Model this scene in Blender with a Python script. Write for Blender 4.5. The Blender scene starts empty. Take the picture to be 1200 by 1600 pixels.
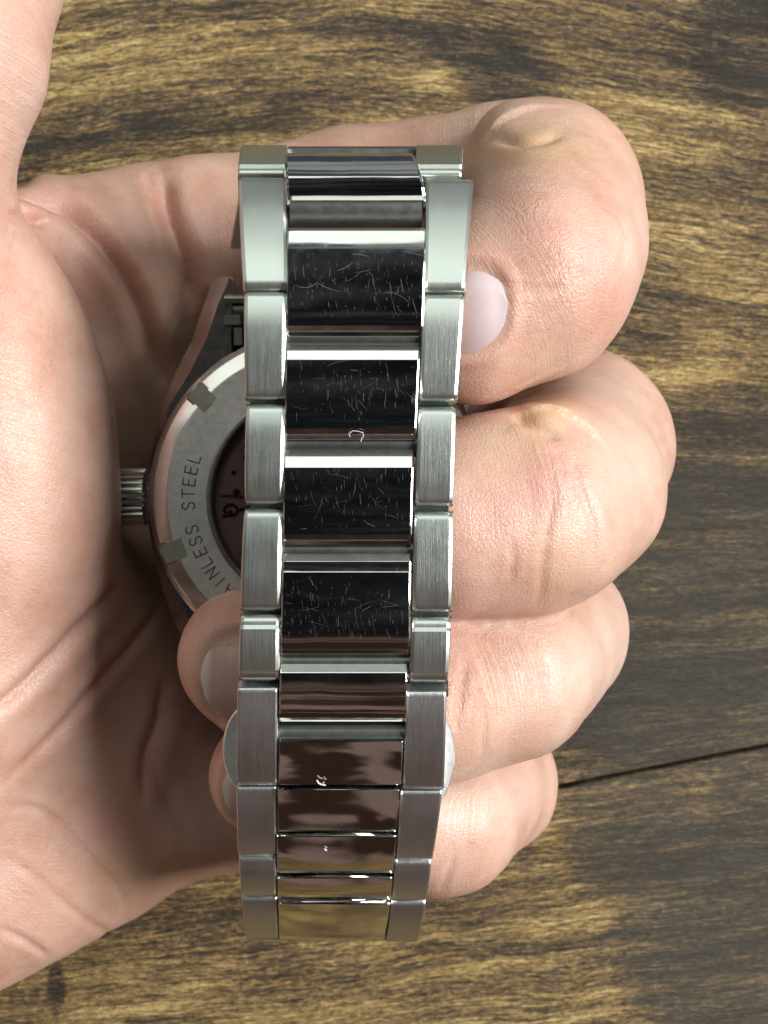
import bpy, bmesh, math, random
import numpy as np
from mathutils import Vector, Matrix

random.seed(4)
rng = np.random.default_rng(7)
MM = 0.001
sc = bpy.context.scene
C = sc.collection

# ------------------------------------------------------------------ camera
CAMZ = 200.0            # mm above the table
F = 2200.0              # focal length in photo pixels (photo is 1200 x 1600)
cam_d = bpy.data.cameras.new("camera")
cam = bpy.data.objects.new("camera", cam_d); C.objects.link(cam)
cam_d.sensor_fit = 'VERTICAL'; cam_d.sensor_height = 24.0; cam_d.lens = 24.0 * F / 1600.0
cam.location = (0, 0, CAMZ * MM)
cam_d.clip_start = 0.005; cam_d.clip_end = 50.0
cam_d.dof.use_dof = True; cam_d.dof.focus_distance = 0.136; cam_d.dof.aperture_fstop = 42.0
sc.camera = cam

# ------------------------------------------------------------------ world: dim room
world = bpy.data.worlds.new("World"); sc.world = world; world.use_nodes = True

# ------------------------------------------------------------------ lamps
def area(name, loc, target, size, size_y, power, col):
    d = bpy.data.lights.new(name, 'AREA'); d.shape = 'RECTANGLE'; d.size = size; d.size_y = size_y
    d.energy = power; d.color = col
    o = bpy.data.objects.new(name, d); C.objects.link(o); o.location = loc
    o.rotation_euler = (Vector(target) - Vector(loc)).to_track_quat('-Z', 'Y').to_euler()
    return o
area("window_light", (-0.10, 1.15, 1.20), (0, 0, 0.04), 2.6, 1.0, 10.5, (0.92, 1.0, 0.90))
area("side_window_light", (1.0, 0.10, 1.0), (0, 0, 0.04), 0.8, 0.6, 35, (1.0, 0.985, 0.96))
sc.view_settings.view_transform = 'Standard'; sc.view_settings.look = 'None'
sc.view_settings.exposure = 0.0; sc.view_settings.gamma = 1.0
sc.render.engine = 'CYCLES'
sc.cycles.max_bounces = 8; sc.cycles.caustics_reflective = False

# ------------------------------------------------------------------ node helper
class V:
    def __init__(s, nt, sock): s.nt, s.s = nt, sock
    def _m(s, op, *a, clamp=False):
        n = s.nt.nodes.new('ShaderNodeMath'); n.operation = op; n.use_clamp = clamp
        for i, q in enumerate((s,) + a):
            if isinstance(q, V): s.nt.links.new(q.s, n.inputs[i])
            else: n.inputs[i].default_value = q
        return V(s.nt, n.outputs[0])
    def __add__(s, o): return s._m('ADD', o)
    __radd__ = __add__
    def __mul__(s, o): return s._m('MULTIPLY', o)
    __rmul__ = __mul__
    def __sub__(s, o): return s._m('SUBTRACT', o)
    def __rsub__(s, o): return (s * -1.0) + o
    def __truediv__(s, o): return s._m('DIVIDE', o)
    def __pow__(s, o): return s._m('POWER', o)
    def mx(s, o): return s._m('MAXIMUM', o)
    def mn(s, o): return s._m('MINIMUM', o)
    def abs(s): return s._m('ABSOLUTE')
    def sin(s): return s._m('SINE')
    def clamp(s): return s._m('ADD', 0.0, clamp=True)
    def exp(s): return s._m('EXPONENT')
    def step(s, a, b):          # smoothstep a..b
        n = s.nt.nodes.new('ShaderNodeMapRange'); n.interpolation_type = 'SMOOTHSTEP'
        s.nt.links.new(s.s, n.inputs[0]); n.inputs[1].default_value = a; n.inputs[2].default_value = b
        return V(s.nt, n.outputs[0])

class NT:
    def __init__(s, idb):
        s.nt = idb.node_tree; s.nt.nodes.clear()
    def new(s, t): return s.nt.nodes.new(t)
    def link(s, a, b): s.nt.links.new(a.s if isinstance(a, V) else a, b)
    def val(s, x):
        n = s.new('ShaderNodeValue'); n.outputs[0].default_value = x; return V(s.nt, n.outputs[0])
    def coords(s, which='Object', k=1000.0):
        n = s.new('ShaderNodeTexCoord'); sp = s.new('ShaderNodeSeparateXYZ'); s.nt.links.new(n.outputs[which], sp.inputs[0])
        return [V(s.nt, o) * k for o in sp.outputs]
    def vec(s, x, y, z):
        n = s.new('ShaderNodeCombineXYZ')
        for i, q in enumerate((x, y, z)):
            if isinstance(q, V): s.nt.links.new(q.s, n.inputs[i])
            else: n.inputs[i].default_value = q
        return V(s.nt, n.outputs[0])
    def noise(s, v, scale=1.0, detail=4.0, rough=0.55, dist=0.0):
        n = s.new('ShaderNodeTexNoise'); s.link(v, n.inputs['Vector'])
        n.inputs['Scale'].default_value = scale; n.inputs['Detail'].default_value = detail
        n.inputs['Roughness'].default_value = rough; n.inputs['Distortion'].default_value = dist
        return V(s.nt, n.outputs[0])
    def voronoi(s, v, scale=1.0, feature='F1', rnd=1.0):
        n = s.new('ShaderNodeTexVoronoi'); n.feature = feature; s.link(v, n.inputs['Vector'])
        n.inputs['Scale'].default_value = scale; n.inputs['Randomness'].default_value = rnd
        return V(s.nt, n.outputs[0])
    def attr(s, name):
        n = s.new('ShaderNodeAttribute'); n.attribute_name = name; return V(s.nt, n.outputs['Fac'])
    def mix(s, f, a, b, mode='MIX'):
        n = s.new('ShaderNodeMix'); n.data_type = 'RGBA'; n.blend_type = mode
        if isinstance(f, V): s.link(f, n.inputs[0])
        else: n.inputs[0].default_value = f
        for q, i in ((a, 6), (b, 7)):
            if isinstance(q, (tuple, list)): n.inputs[i].default_value = (*q[:3], 1)
            else: s.link(q, n.inputs[i])
        return n.outputs[2]
    def ramp(s, f, stops):
        n = s.new('ShaderNodeValToRGB'); s.link(f, n.inputs[0]); e = n.color_ramp.elements
        while len(e) < len(stops): e.new(0.5)
        for i, (p, c) in enumerate(stops): e[i].position = p; e[i].color = (*c, 1)
        return n.outputs[0]
    def bump(s, h, dist, strength=1.0, prev=None):
        n = s.new('ShaderNodeBump'); s.link(h, n.inputs['Height']); n.inputs['Distance'].default_value = dist
        n.inputs['Strength'].default_value = strength
        if prev is not None: s.nt.links.new(prev, n.inputs['Normal'])
        return n.outputs[0]
    def principled(s, **kw):
        b = s.new('ShaderNodeBsdfPrincipled'); o = s.new('ShaderNodeOutputMaterial')
        s.nt.links.new(b.outputs[0], o.inputs[0])
        for k, v in kw.items():
            inp = b.inputs[k.replace('_', ' ')]
            if isinstance(v, V): s.link(v, inp)
            elif isinstance(v, bpy.types.NodeSocket): s.nt.links.new(v, inp)
            elif isinstance(v, tuple) and len(v) == 3 and inp.type == 'RGBA': inp.default_value = (*v, 1)
            else: inp.default_value = v
        return b

def mat(name):
    m = bpy.data.materials.new(name); m.use_nodes = True; return m, NT(m)

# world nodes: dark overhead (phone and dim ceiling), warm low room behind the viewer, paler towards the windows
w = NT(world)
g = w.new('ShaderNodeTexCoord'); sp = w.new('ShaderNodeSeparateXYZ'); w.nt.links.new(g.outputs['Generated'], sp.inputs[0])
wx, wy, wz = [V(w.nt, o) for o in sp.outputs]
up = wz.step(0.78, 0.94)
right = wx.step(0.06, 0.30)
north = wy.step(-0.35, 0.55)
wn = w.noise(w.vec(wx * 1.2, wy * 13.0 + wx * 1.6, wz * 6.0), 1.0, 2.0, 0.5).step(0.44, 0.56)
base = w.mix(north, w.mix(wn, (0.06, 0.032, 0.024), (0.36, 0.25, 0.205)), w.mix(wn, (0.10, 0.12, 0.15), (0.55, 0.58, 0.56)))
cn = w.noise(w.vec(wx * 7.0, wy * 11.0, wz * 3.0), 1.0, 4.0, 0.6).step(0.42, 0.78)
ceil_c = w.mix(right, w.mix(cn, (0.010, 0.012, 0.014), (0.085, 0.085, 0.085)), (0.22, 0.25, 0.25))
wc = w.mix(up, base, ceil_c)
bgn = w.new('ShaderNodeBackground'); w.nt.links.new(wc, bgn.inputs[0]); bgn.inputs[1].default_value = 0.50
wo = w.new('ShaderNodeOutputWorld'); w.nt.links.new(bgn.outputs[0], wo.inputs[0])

# ------------------------------------------------------------------ geometry helpers
def at(px, py, z):
    d = CAMZ - z
    return np.array([(px - 600.0) / F * d, (800.0 - py) / F * d, z])

def smooth_angle(me, deg):
    me.shade_smooth()
    me.set_sharp_from_angle(angle=math.radians(deg))

def mesh_obj(name, verts, faces, material, parent=None, sharp=None, mats=None, fmat=None):
    me = bpy.data.meshes.new(name)
    me.from_pydata([tuple(v * MM for v in p) for p in verts], [], faces)
    for m in (mats or [material]): me.materials.append(m)
    if fmat is not None: me.polygons.foreach_set('material_index', fmat)
    bm = bmesh.new(); bm.from_mesh(me); bmesh.ops.recalc_face_normals(bm, faces=bm.faces); bm.to_mesh(me); bm.free()
    if sharp is not None: smooth_angle(me, sharp)
    me.update()
    o = bpy.data.objects.new(name, me); C.objects.link(o)
    if parent: o.parent = parent
    return o

def tag(o, label=None, cat=None, kind=None, group=None):
    if label: o['label'] = label
    if cat: o['category'] = cat
    if kind: o['kind'] = kind
    if group: o['group'] = group
    return o

def empty(name, label, cat):
    o = bpy.data.objects.new(name, None); C.objects.link(o); o.empty_display_size = 0.01
    return tag(o, label, cat)

class MB:
    """collects verts / faces in mm"""
    def __init__(s): s.v = []; s.f = []
    def add(s, vs, fs):
        k = len(s.v); s.v += [tuple(p) for p in vs]; s.f += [tuple(i + k for i in f) for f in fs]
    def tube(s, a, b, r, n=16, r2=None, cap=True, bev=0.0):
        a = Vector(a); b = Vector(b); d = (b - a).normalized(); q = d.to_track_quat('Z', 'Y')
        r2 = r if r2 is None else r2; L = (b - a).length
        rings = [(0, r), (L, r2)] if not bev else [(0, r - bev), (bev, r), (L - bev, r2), (L, r2 - bev)]
        vs = []
        for z, rr in rings:
            for i in range(n):
                t = 2 * math.pi * i / n; vs.append(a + q @ Vector((rr * math.cos(t), rr * math.sin(t), z)))
        fs = []
        for k in range(len(rings) - 1):
            for i in range(n):
                j = (i + 1) % n; fs.append((k * n + i, k * n + j, (k + 1) * n + j, (k + 1) * n + i))
        if cap: fs += [tuple(range(n))[::-1], tuple(range((len(rings) - 1) * n, len(rings) * n))]
        s.add(vs, fs)
    def lathe(s, c, prof, n=96, closed_top=False):
        vs = []; 
        for r, z in prof:
            for i in range(n):
                t = 2 * math.pi * i / n; vs.append((c[0] + r * math.cos(t), c[1] + r * math.sin(t), z))
        fs = []
        for k in range(len(prof) - 1):
            for i in range(n):
                j = (i + 1) % n; fs.append((k * n + i, k * n + j, (k + 1) * n + j, (k + 1) * n + i))
        if closed_top: fs.append(tuple(range((len(prof) - 1) * n, len(prof) * n)))
        s.add(vs, fs)
    def box(s, c, h, rot=0.0):
        co, si = math.cos(rot), math.sin(rot); vs = []
        for dz in (-1, 1):
            for dx, dy in ((-1, -1), (1, -1), (1, 1), (-1, 1)):
                x, y = dx * h[0], dy * h[1]
                vs.append((c[0] + x * co - y * si, c[1] + x * si + y * co, c[2] + dz * h[2]))
        s.add(vs, [(3, 2, 1, 0), (4, 5, 6, 7), (0, 1, 5, 4), (1, 2, 6, 5), (2, 3, 7, 6), (3, 0, 4, 7)])
    def build(s, name, m, parent=None, sharp=30): return mesh_obj(name, s.v, s.f, m, parent, sharp)

# ------------------------------------------------------------------ materials
def wood_material():
    m, n = mat("printed wood board")
    x, y, z = n.coords()
    px = x * 11.0; py = y * -11.0             # photo-like scale, origin mid frame
    # gentle bend of the grain: rises to the right on the left, dips on the upper right
    wv = n.noise(n.vec(x * 0.012, y * 0.03, 3.1), 1.0, 3.0, 0.5)
    wv2 = n.noise(n.vec(x * 0.05, y * 0.09, 9.1), 1.0, 3.0, 0.5)
    slope = 0.10 - (y.step(-40, 70) * x.step(-60, 60)) * 0.26
    v = y - x * slope + (wv - 0.5) * 4.0 + (wv2 - 0.5) * 2.4 + (n.noise(n.vec(x * 0.16, y * 0.35, 4.4), 1.0, 3.0, 0.6) - 0.5) * 1.1
    # dark and light patches (stained areas of the print)
    nw = (n.noise(n.vec(x * 0.05, y * 0.16, 0.4), 1.0, 6.0, 0.62) - 0.5) * 1.6
    def blob(cx, cy, rx, ry, amp):
        bx = (px - (cx - 600.0)) / rx; by = (py - (cy - 800.0)) / ry
        return ((bx * bx + by * by + nw * 1.3) * -1.0).exp() * amp
    low = (py - 430.0 + px * 0.197 * 1.0).step(-46, 60)   # lower plank side
    dark = blob(790, 120, 90, 42, 0.85)
    for b in ((640, 55, 230, 34, 0.6), (1165, 70, 100, 95, 0.95), (260, 188, 85, 20, 0.6), (480, 150, 120, 30, .35), (1150, 900, 230, 250, 0.95), (420, 190, 90, 24, 0.55),
              (940, 1010, 170, 150, 0.8), (1190, 1430, 235, 270, 1.0), (985, 1290, 95, 75, 0.8), (1060, 1180, 60, 30, .4),
              (250, 1520, 26, 22, 0.5), (88, 1540, 14, 40, 1.0), (420, 1500, 90, 40, 0.55), (720, 1480, 160, 22, 0.45), (60, 400, 300, 60, 0.2), (1080, 640, 200, 45, .35)):
        dark = dark + blob(*b)
    gold = blob(665, 118, 95, 40, 0.5)
    for b in ((1000, 190, 150, 60, 0.45), (1120, 520, 90, 120, 0.35), (150, 95, 160, 26, 0.35), (900, 1370, 110, 150, 0.45), (560, 1530, 300, 60, 0.4), (1090, 1240, 34, 40, 0.55), (180, 250, 200, 25, .35), (250, 1560, 200, 50, .3)):
        gold = gold + blob(*b)
    big = n.noise(n.vec(x * 0.016, v * 0.085, 5.0), 1.0, 5.0, 0.6)
    ds = dark.step(0.20, 0.62)
    tone = 0.53 + (big - 0.5) * 1.5 - ds * 0.27 - dark.clamp() * 0.10 + gold * 0.36
    # broad grain bands, fibres, short pores
    band = n.noise(n.vec(x * 0.026, v * 0.42, 1.7), 1.0, 6.0, 0.66)
    fib = n.noise(n.vec(x * 0.20, v * 3.0, 2.2), 1.0, 5.0, 0.72)
    fib2 = n.noise(n.vec(x * 0.9, v * 5.0, 7.7), 1.0, 3.0, 0.7)
    mott = n.noise(n.vec(x * 0.9, y * 1.7, 12.0), 1.0, 4.0, 0.75)
    pores = fib.step(0.56, 0.66)
    line = n.noise(n.vec(x * 0.07, v * 1.5, 6.6), 1.0, 4.0, 0.62)
    tone = tone + (band - 0.5) * 1.5 + (fib - 0.5) * 1.3 + (fib2 - 0.5) * 0.9 + (mott - 0.5) * 1.35 - line.step(0.55, 0.70) * 0.34
    thin = n.noise(n.vec(x * 0.16, v * 2.6, 16.6), 1.0, 3.0, 0.55)
    tone = tone - (1.0 - (thin - 0.5).abs() * 13.0).mx(0.0) * 0.34 + (n.noise(n.vec(x * 3.0, y * 4.2, 2.0), 1.0, 2.0, 0.6) - 0.5) * 0.7
    col = n.ramp(tone.clamp(), [(0.0, (0.016, 0.011, 0.006)), (0.24, (0.060, 0.040, 0.020)), (0.46, (0.155, 0.098, 0.038)),
                        (0.68, (0.29, 0.192, 0.068)), (0.88, (0.45, 0.325, 0.12)), (1.0, (0.58, 0.45, 0.19))])
    grey = ds * x.step(5, 38) * (y * -1.0).step(-25, 5) * 0.6
    col = n.mix(grey, col, n.mix(0.5, col, (0.098, 0.092, 0.068)))
    h = (fib - 0.5) * 0.9 + (fib2 - 0.5) * 0.5 + (mott - 0.5) * 0.5
    bp = n.bump(h, 0.00030, 1.0)
    n.principled(Base_Color=col, Roughness=0.40 + (mott - 0.5) * 0.25, Normal=bp, Specular_IOR_Level=0.5)
    return m

def skin_material():
    m, n = mat("pale pink skin")
    x, y, z = n.coords()
    p = n.vec(x, y, z)
    red = n.attr('red'); yel = n.attr('yellow'); u = n.attr('along'); wr = n.attr('wrinkle'); pale = n.attr('pale')
    mo = n.noise(p, 0.16, 4.0, 0.6); mo2 = n.noise(p, 0.7, 3.0, 0.6); mo3 = n.noise(p, 3.5, 2.0, 0.6)
    col = n.ramp(mo + (mo2 - 0.5) * 0.35, [(0.25, (0.53, 0.285, 0.210)), (0.5, (0.60, 0.370, 0.290)), (0.75, (0.65, 0.445, 0.36))])
    col = n.mix((red * 0.75 + (mo2 - 0.55) * 0.35).clamp(), col, (0.56, 0.245, 0.215))
    col = n.mix((yel * 0.62).clamp(), col, (0.66, 0.46, 0.25))
    col = n.mix((pale * 0.6).clamp(), col, (0.78, 0.63, 0.55))
    col = n.mix(((mo3 - 0.5) * 0.6).clamp(), col, (0.8, 0.6, 0.52))
    # relief: fine glyphic cells, transverse wrinkles where the skin folds
    wob = n.noise(p, 0.55, 3.0, 0.5)
    cells = n.voronoi(p, 2.3, 'DISTANCE_TO_EDGE'); cells2 = n.voronoi(n.vec(x + wob * 3.0, y * 1.5, z), 1.15, 'DISTANCE_TO_EDGE')
    ridge = n.noise(n.vec(x * 2.6 + y * 1.9 + wob * 2.0, y * 0.5 - x * 0.6, z * 0.5), 1.0, 3.0, 0.6)
    lines = n.noise(n.vec(u * 2.4 + wob * 1.2, wob * 1.4, 0.0), 1.0, 3.0, 0.65)
    h = cells.mn(0.22) * 0.55 + cells2.mn(0.10) * 0.75 * (0.12 + wr) + (lines - 0.5) * 0.9 * wr - (1.0 - (lines - 0.5).abs() * 16.0).mx(0.0) * 0.30 * wr + (ridge - 0.5) * 0.55 * n.attr('palm') + (mo2 - 0.5) * 0.15 + (mo3 - 0.5) * 0.22
    bp = n.bump(h, 0.00024, 0.7)
    rough = 0.38 + (mo2 - 0.5) * 0.3 + (mo3 - 0.5) * 0.2
    b = n.principled(Base_Color=col, Roughness=rough, Normal=bp, Specular_IOR_Level=0.55,
                     Subsurface_Weight=0.35, Subsurface_Scale=0.0016)
    b.inputs['Subsurface Radius'].default_value = (1.0, 0.36, 0.2)
    return m

def nail_material():
    m, n = mat("natural nail")
    x, y, z = n.coords(); u = n.attr('nail_u')
    ridg = n.noise(n.vec(x * 0.3, y * 3.0, z), 1.0, 3.0, 0.6)
    col = n.ramp(u, [(0.0, (0.66, 0.55, 0.57)), (0.24, (0.58, 0.46, 0.47)), (0.36, (0.54, 0.37, 0.34)), (0.90, (0.52, 0.35, 0.30)), (0.95, (0.68, 0.58, 0.50)), (1.0, (0.70, 0.62, 0.54))])
    b = n.principled(Base_Color=col, Roughness=0.24 + (ridg - 0.5) * 0.1, Normal=n.bump(ridg, 0.00005, 0.3), Subsurface_Weight=0.25, Subsurface_Scale=0.0012)
    return m

def brushed_material(name, base, rough=0.30, amount=1.0, along='Y'):
    m, n = mat(name)
    x, y, z = n.coords()
    s = n.noise(n.vec(x * 9.0, y * 0.22, z * 0.22), 1.0, 4.0, 0.75)
    s2 = n.noise(n.vec(x * 22.0, y * 0.5, z * 0.5), 1.0, 2.0, 0.7)
    blot = n.noise(n.vec(x * 0.25, y * 0.22, z * 0.2), 1.0, 4.0, 0.6)
    dark = n.noise(n.vec(x * 3.0, y * 0.55, z * 0.5 + 4.0), 1.0, 5.0, 0.75).step(0.62, 0.74)
    col = n.mix((s * 0.5 + s2 * 0.3 + blot * 0.25 - 0.05).clamp(), tuple(c * 0.84 for c in base), base)
    col = n.mix(dark * 0.22, col, tuple(c * 0.42 for c in base))
    bp = n.bump(s + s2 * 0.7, 0.000024 * amount, 0.7)
    n.principled(Base_Color=col, Metallic=1.0, Roughness=rough + (s - 0.5) * 0.16 + (blot - 0.5) * 0.10, Normal=bp, Anisotropic=0.0)
    return m

def polished_material(name, base=(0.78, 0.77, 0.75), rough=0.05, bump=0.25):
    m, n = mat(name)
    x, y, z = n.coords()
    p = n.vec(x, y, z)
    wv = n.noise(p, 0.12, 2.0, 0.5)
    hair = n.noise(n.vec(x * 4.5, y * 0.55, z * 0.6), 1.0, 5.0, 0.8)
    sm = n.noise(p, 0.35, 4.0, 0.6)
    streak = hair.step(0.60, 0.72) * sm.step(0.42, 0.66)
    bp = n.bump(wv * 2.0 + streak * 0.02, 0.00018, bump)
    n.principled(Base_Color=base, Metallic=1.0, Roughness=streak * 0.28 + (sm - 0.4).mx(0.0) * 0.20 + rough, Normal=bp)
    return m

def plain(name, col, metallic=0.0, rough=0.4, **kw):
    m, n = mat(name)
    x, y, z = n.coords()
    v = n.noise(n.vec(x, y, z), 1.3, 4.0, 0.6)
    c = n.mix(v, tuple(q * 0.75 for q in col), tuple(min(1, q * 1.2) for q in col))
    n.principled(Base_Color=c, Metallic=metallic, Roughness=rough + (v - 0.5) * 0.12, **kw)
    return m

M_wood = wood_material(); M_skin = skin_material(); M_nail = nail_material()
M_brush = brushed_material("brushed steel", (0.69, 0.735, 0.70), 0.33, 0.55)
M_brush2 = brushed_material("brushed clasp steel", (0.76, 0.78, 0.79), 0.34, 0.8)
M_pol = polished_material("polished steel")
M_case = polished_material("polished case steel", (0.66, 0.64, 0.62), 0.16, 0.12)
M_matte = plain("matte steel", (0.30, 0.31, 0.29), 1.0, 0.38)
M_darkgap = plain("dark steel hinge", (0.16, 0.17, 0.16), 1.0, 0.4)
M_back = plain("satin case back steel", (0.80, 0.80, 0.77), 1.0, 0.46)
M_engr = plain("engraved line", (0.035, 0.03, 0.03), 0.6, 0.6)
M_notch = plain("notch steel", (0.40, 0.41, 0.36), 1.0, 0.5)
M_move = plain("movement plate", (0.62, 0.45, 0.42), 0.1, 0.45)
M_move_d = plain("movement dark", (0.035, 0.025, 0.025), 0.5, 0.4)
M_jewel = plain("ruby jewel", (0.25, 0.02, 0.04), 0.0, 0.1)
M_scr = plain("scratched steel", (0.30, 0.32, 0.34), 1.0, 0.55)
M_lint = plain("white lint", (0.8, 0.8, 0.78), 0.0, 0.8)
mg, n = mat("watch glass")
gt = n.new('ShaderNodeBsdfTransparent'); gt.inputs[0].default_value = (0.93, 0.9, 0.9, 1)
gg = n.new('ShaderNodeBsdfGlossy'); gg.inputs['Roughness'].default_value = 0.03
gf = n.new('ShaderNodeFresnel'); gf.inputs[0].default_value = 1.5
gm = n.new('ShaderNodeMixShader'); go = n.new('ShaderNodeOutputMaterial')
n.nt.links.new(gf.outputs[0], gm.inputs[0]); n.nt.links.new(gt.outputs[0], gm.inputs[1]); n.nt.links.new(gg.outputs[0], gm.inputs[2]); n.nt.links.new(gm.outputs[0], go.inputs[0])
M_glass = mg
M_push = plain('pusher steel', (0.8, 0.81, 0.80), 1.0, 0.5)

# ------------------------------------------------------------------ table: planks
table = empty("wooden_table", "dark golden wood table top with a plank seam, under the hand", "table")
def plank(poly):
    """poly: CCW xy outline; top at z=0 with a small eased edge"""
    N = len(poly); P = np.array(poly, float)
    e0 = P - np.roll(P, 1, 0); e1 = np.roll(P, -1, 0) - P
    nn = np.stack([-(e0[:, 1] / np.linalg.norm(e0, axis=1) + e1[:, 1] / np.linalg.norm(e1, axis=1)), e0[:, 0] / np.linalg.norm(e0, axis=1) + e1[:, 0] / np.linalg.norm(e1, axis=1)], 1)
    nn /= np.linalg.norm(nn, axis=1)[:, None]
    rings = [(0.55, 0.0), (0.36, -0.16), (0.12, -0.7), (0.12, -18.0)]
    vs = []; fs = [tuple(range(N))]
    for off, zz in rings:
        for p, q in zip(P, nn): vs.append((p[0] + q[0] * off, p[1] + q[1] * off, zz))
    for k in range(3):
        for i in range(N):
            j = (i + 1) % N; fs.append((k * N + i, (k + 1) * N + i, (k + 1) * N + j, k * N + j))
    fs.append(tuple(range(3 * N, 4 * N))[::-1])
    return mesh_obj("plank", vs, fs, M_wood, table, 30)
sx = math.tan(math.radians(11.1)); sy0 = (800 - 1230) / 11.0 - (870 - 600) / 11.0 * sx   # seam height at x = 0
def seam(x, off): return sy0 + x * sx + off
plank([(-420, seam(-420, 0.03)), (420, seam(420, 0.03)), (420, 520), (-420, 520)])
plank([(-420, -520), (420, -520), (420, seam(420, -0.03)), (-420, seam(-420, -0.03))])

# ------------------------------------------------------------------ hand (signed distance field -> surface nets)
def B(px, py, z, r): return (at(px, py, z), r)
PALM = [
    [B(-420, 760, 24, 26), B(-150, 720, 24, 22), B(60, 640, 18, 14), B(230, 560, 16, 12)],
    [B(-420, 1000, 24, 26), B(-100, 1120, 26, 19), B(100, 1110, 22, 14), B(250, 1050, 15, 12)],
    [B(-400, 1250, 24, 20), B(-120, 1330, 25, 18), B(10, 1310, 24, 14.8), B(140, 1282, 20, 11.8), B(300, 1238, 18, 9.4)],
    [B(-100, 560, 26, 17), B(60, 466, 26, 11.2), B(150, 424, 26, 10.0), B(250, 408, 23, 10.4)],
    [B(60, 640, 20, 13), B(230, 450, 18, 12)],
    [B(-20, 950, 31, 16), B(120, 960, 21, 12)],
]
THENAR = [[B(-58, 640, 44, 13.6), B(-38, 760, 44, 13.4), B(-52, 860, 42, 13.4), B(-130, 1000, 38, 17), B(-300, 1080, 34, 22)],
          [B(-90, 500, 50, 11.5), B(-54, 640, 44, 13.8)]]
THUMB = [[B(-60, -260, 58, 9.2), B(-38, -60, 60, 8.2), B(-76, 90, 62, 8.3), B(-148, 250, 61, 8.9), B(-140, 400, 57, 10.0), B(-98, 510, 51, 11.2)]]
WEB = [[B(-90, 400, 48, 7), B(10, 396, 38, 7.2), B(90, 406, 31, 8.4), B(150, 420, 26, 9.8)]]
FING = {
 'index': dict(P=[B(150, 445, 22, 12), B(300, 386, 22, 10.6), B(560, 336, 22, 10.2), B(838, 290, 26, 10.4)],
               D=[B(850, 300, 32, 10.0), B(852, 312, 43, 9.6), B(852, 385, 51, 9.5), B(838, 438, 56, 9.0), B(735, 494, 57.5, 7.8), B(670, 504, 57, 6.6)]),
 'middle': dict(P=[B(200, 640, 16, 11.5), B(560, 655, 16, 10.6), B(895, 676, 24, 10.9)],
                D=[B(914, 690, 32, 10.9), B(874, 768, 47, 10.0), B(822, 802, 55, 9.8), B(715, 814, 57, 9.0), B(560, 800, 56, 8.0)]),
 'ring': dict(P=[B(200, 900, 14, 11.5), B(500, 940, 16, 10), B(830, 985, 27, 9.7)],
              D=[B(848, 990, 33, 9.6), B(815, 1020, 41, 9.2), B(785, 1050, 49, 9.0), B(650, 1088, 53.2, 8.8), B(470, 1062, 53, 7.6), B(388, 1026, 53, 6.8)]),
 'pinky': dict(P=[B(250, 1250, 18, 10), B(480, 1230, 17, 9), B(750, 1218, 24, 8.6)],
               D=[B(752, 1220, 28, 8.6), B(716, 1238, 36, 8.2), B(684, 1272, 44, 7.9), B(560, 1262, 49, 7.4), B(420, 1212, 48, 6.3)]),
}

def rcone(p, a, b, r1, r2):
    ba = (b - a).astype(np.float32); l2 = float(ba @ ba); rr = r1 - r2; a2 = l2 - rr * rr; il2 = 1.0 / l2
    pa = p - a.astype(np.float32)
    y = pa @ ba; z = y - l2
    q = pa * l2 - y[:, None] * ba; x2 = np.einsum('ij,ij->i', q, q)
    y2 = y * y * l2; z2 = z * z * l2
    k = np.sign(rr) * rr * rr * x2
    c1 = np.sign(z) * a2 * z2 > k; c2 = np.sign(y) * a2 * y2 < k
    d = (np.sqrt(x2 * a2 * il2) + y * rr) * il2 - r1
    d = np.where(c2, np.sqrt(x2 + y2) * il2 - r1, d)
    return np.where(c1, np.sqrt(x2 + z2) * il2 - r2, d)
def smin(a, b, k):
    h = np.maximum(k - np.abs(a - b), 0.0) / k
    return np.minimum(a, b) - h * h * k * 0.25
def chain(p, ch, k):
    d = None
    for (a, r1), (b, r2) in zip(ch[:-1], ch[1:]):
        q = rcone(p, a, b, r1, r2); d = q if d is None else smin(d, q, k)
    return d
def sdf(p):
    palm = None
    for ch in PALM:
        q = chain(p, ch, 6.0); palm = q if palm is None else smin(palm, q, 9.0)
    web = chain(p, WEB[0], 3.0)
    th = smin(chain(p, THENAR[0], 6.0), chain(p, THENAR[1], 5.0), 6.0)
    body = smin(palm, web, 3.0)
    low_ = np.clip((-p[:, 1] + 6.0) / 14.0, 0, 1)
    body = smin(body, th, 2.2 + 8.0 * low_)
    body = smin(body, smin(th, chain(p, THUMB[0], 4.0), 5.0), 2.2)
    out = body
    for k, f in FING.items():
        P = chain(p, f['P'], 3.0); D = chain(p, f['D'], 4.0)
        out = smin(out, P, 3.0 if k in ('index', 'pinky') else 5.0)
    res = out
    for k, f in FING.items():
        P = chain(p, f['P'], 3.0); D = chain(p, f['D'], 4.0)
        Fn = smin(P, D, {'index': 1.0, 'middle': 2.6, 'ring': 4.0, 'pinky': 4.0}[k])
        res = smin(res, Fn, 0.7)
    return res

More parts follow.
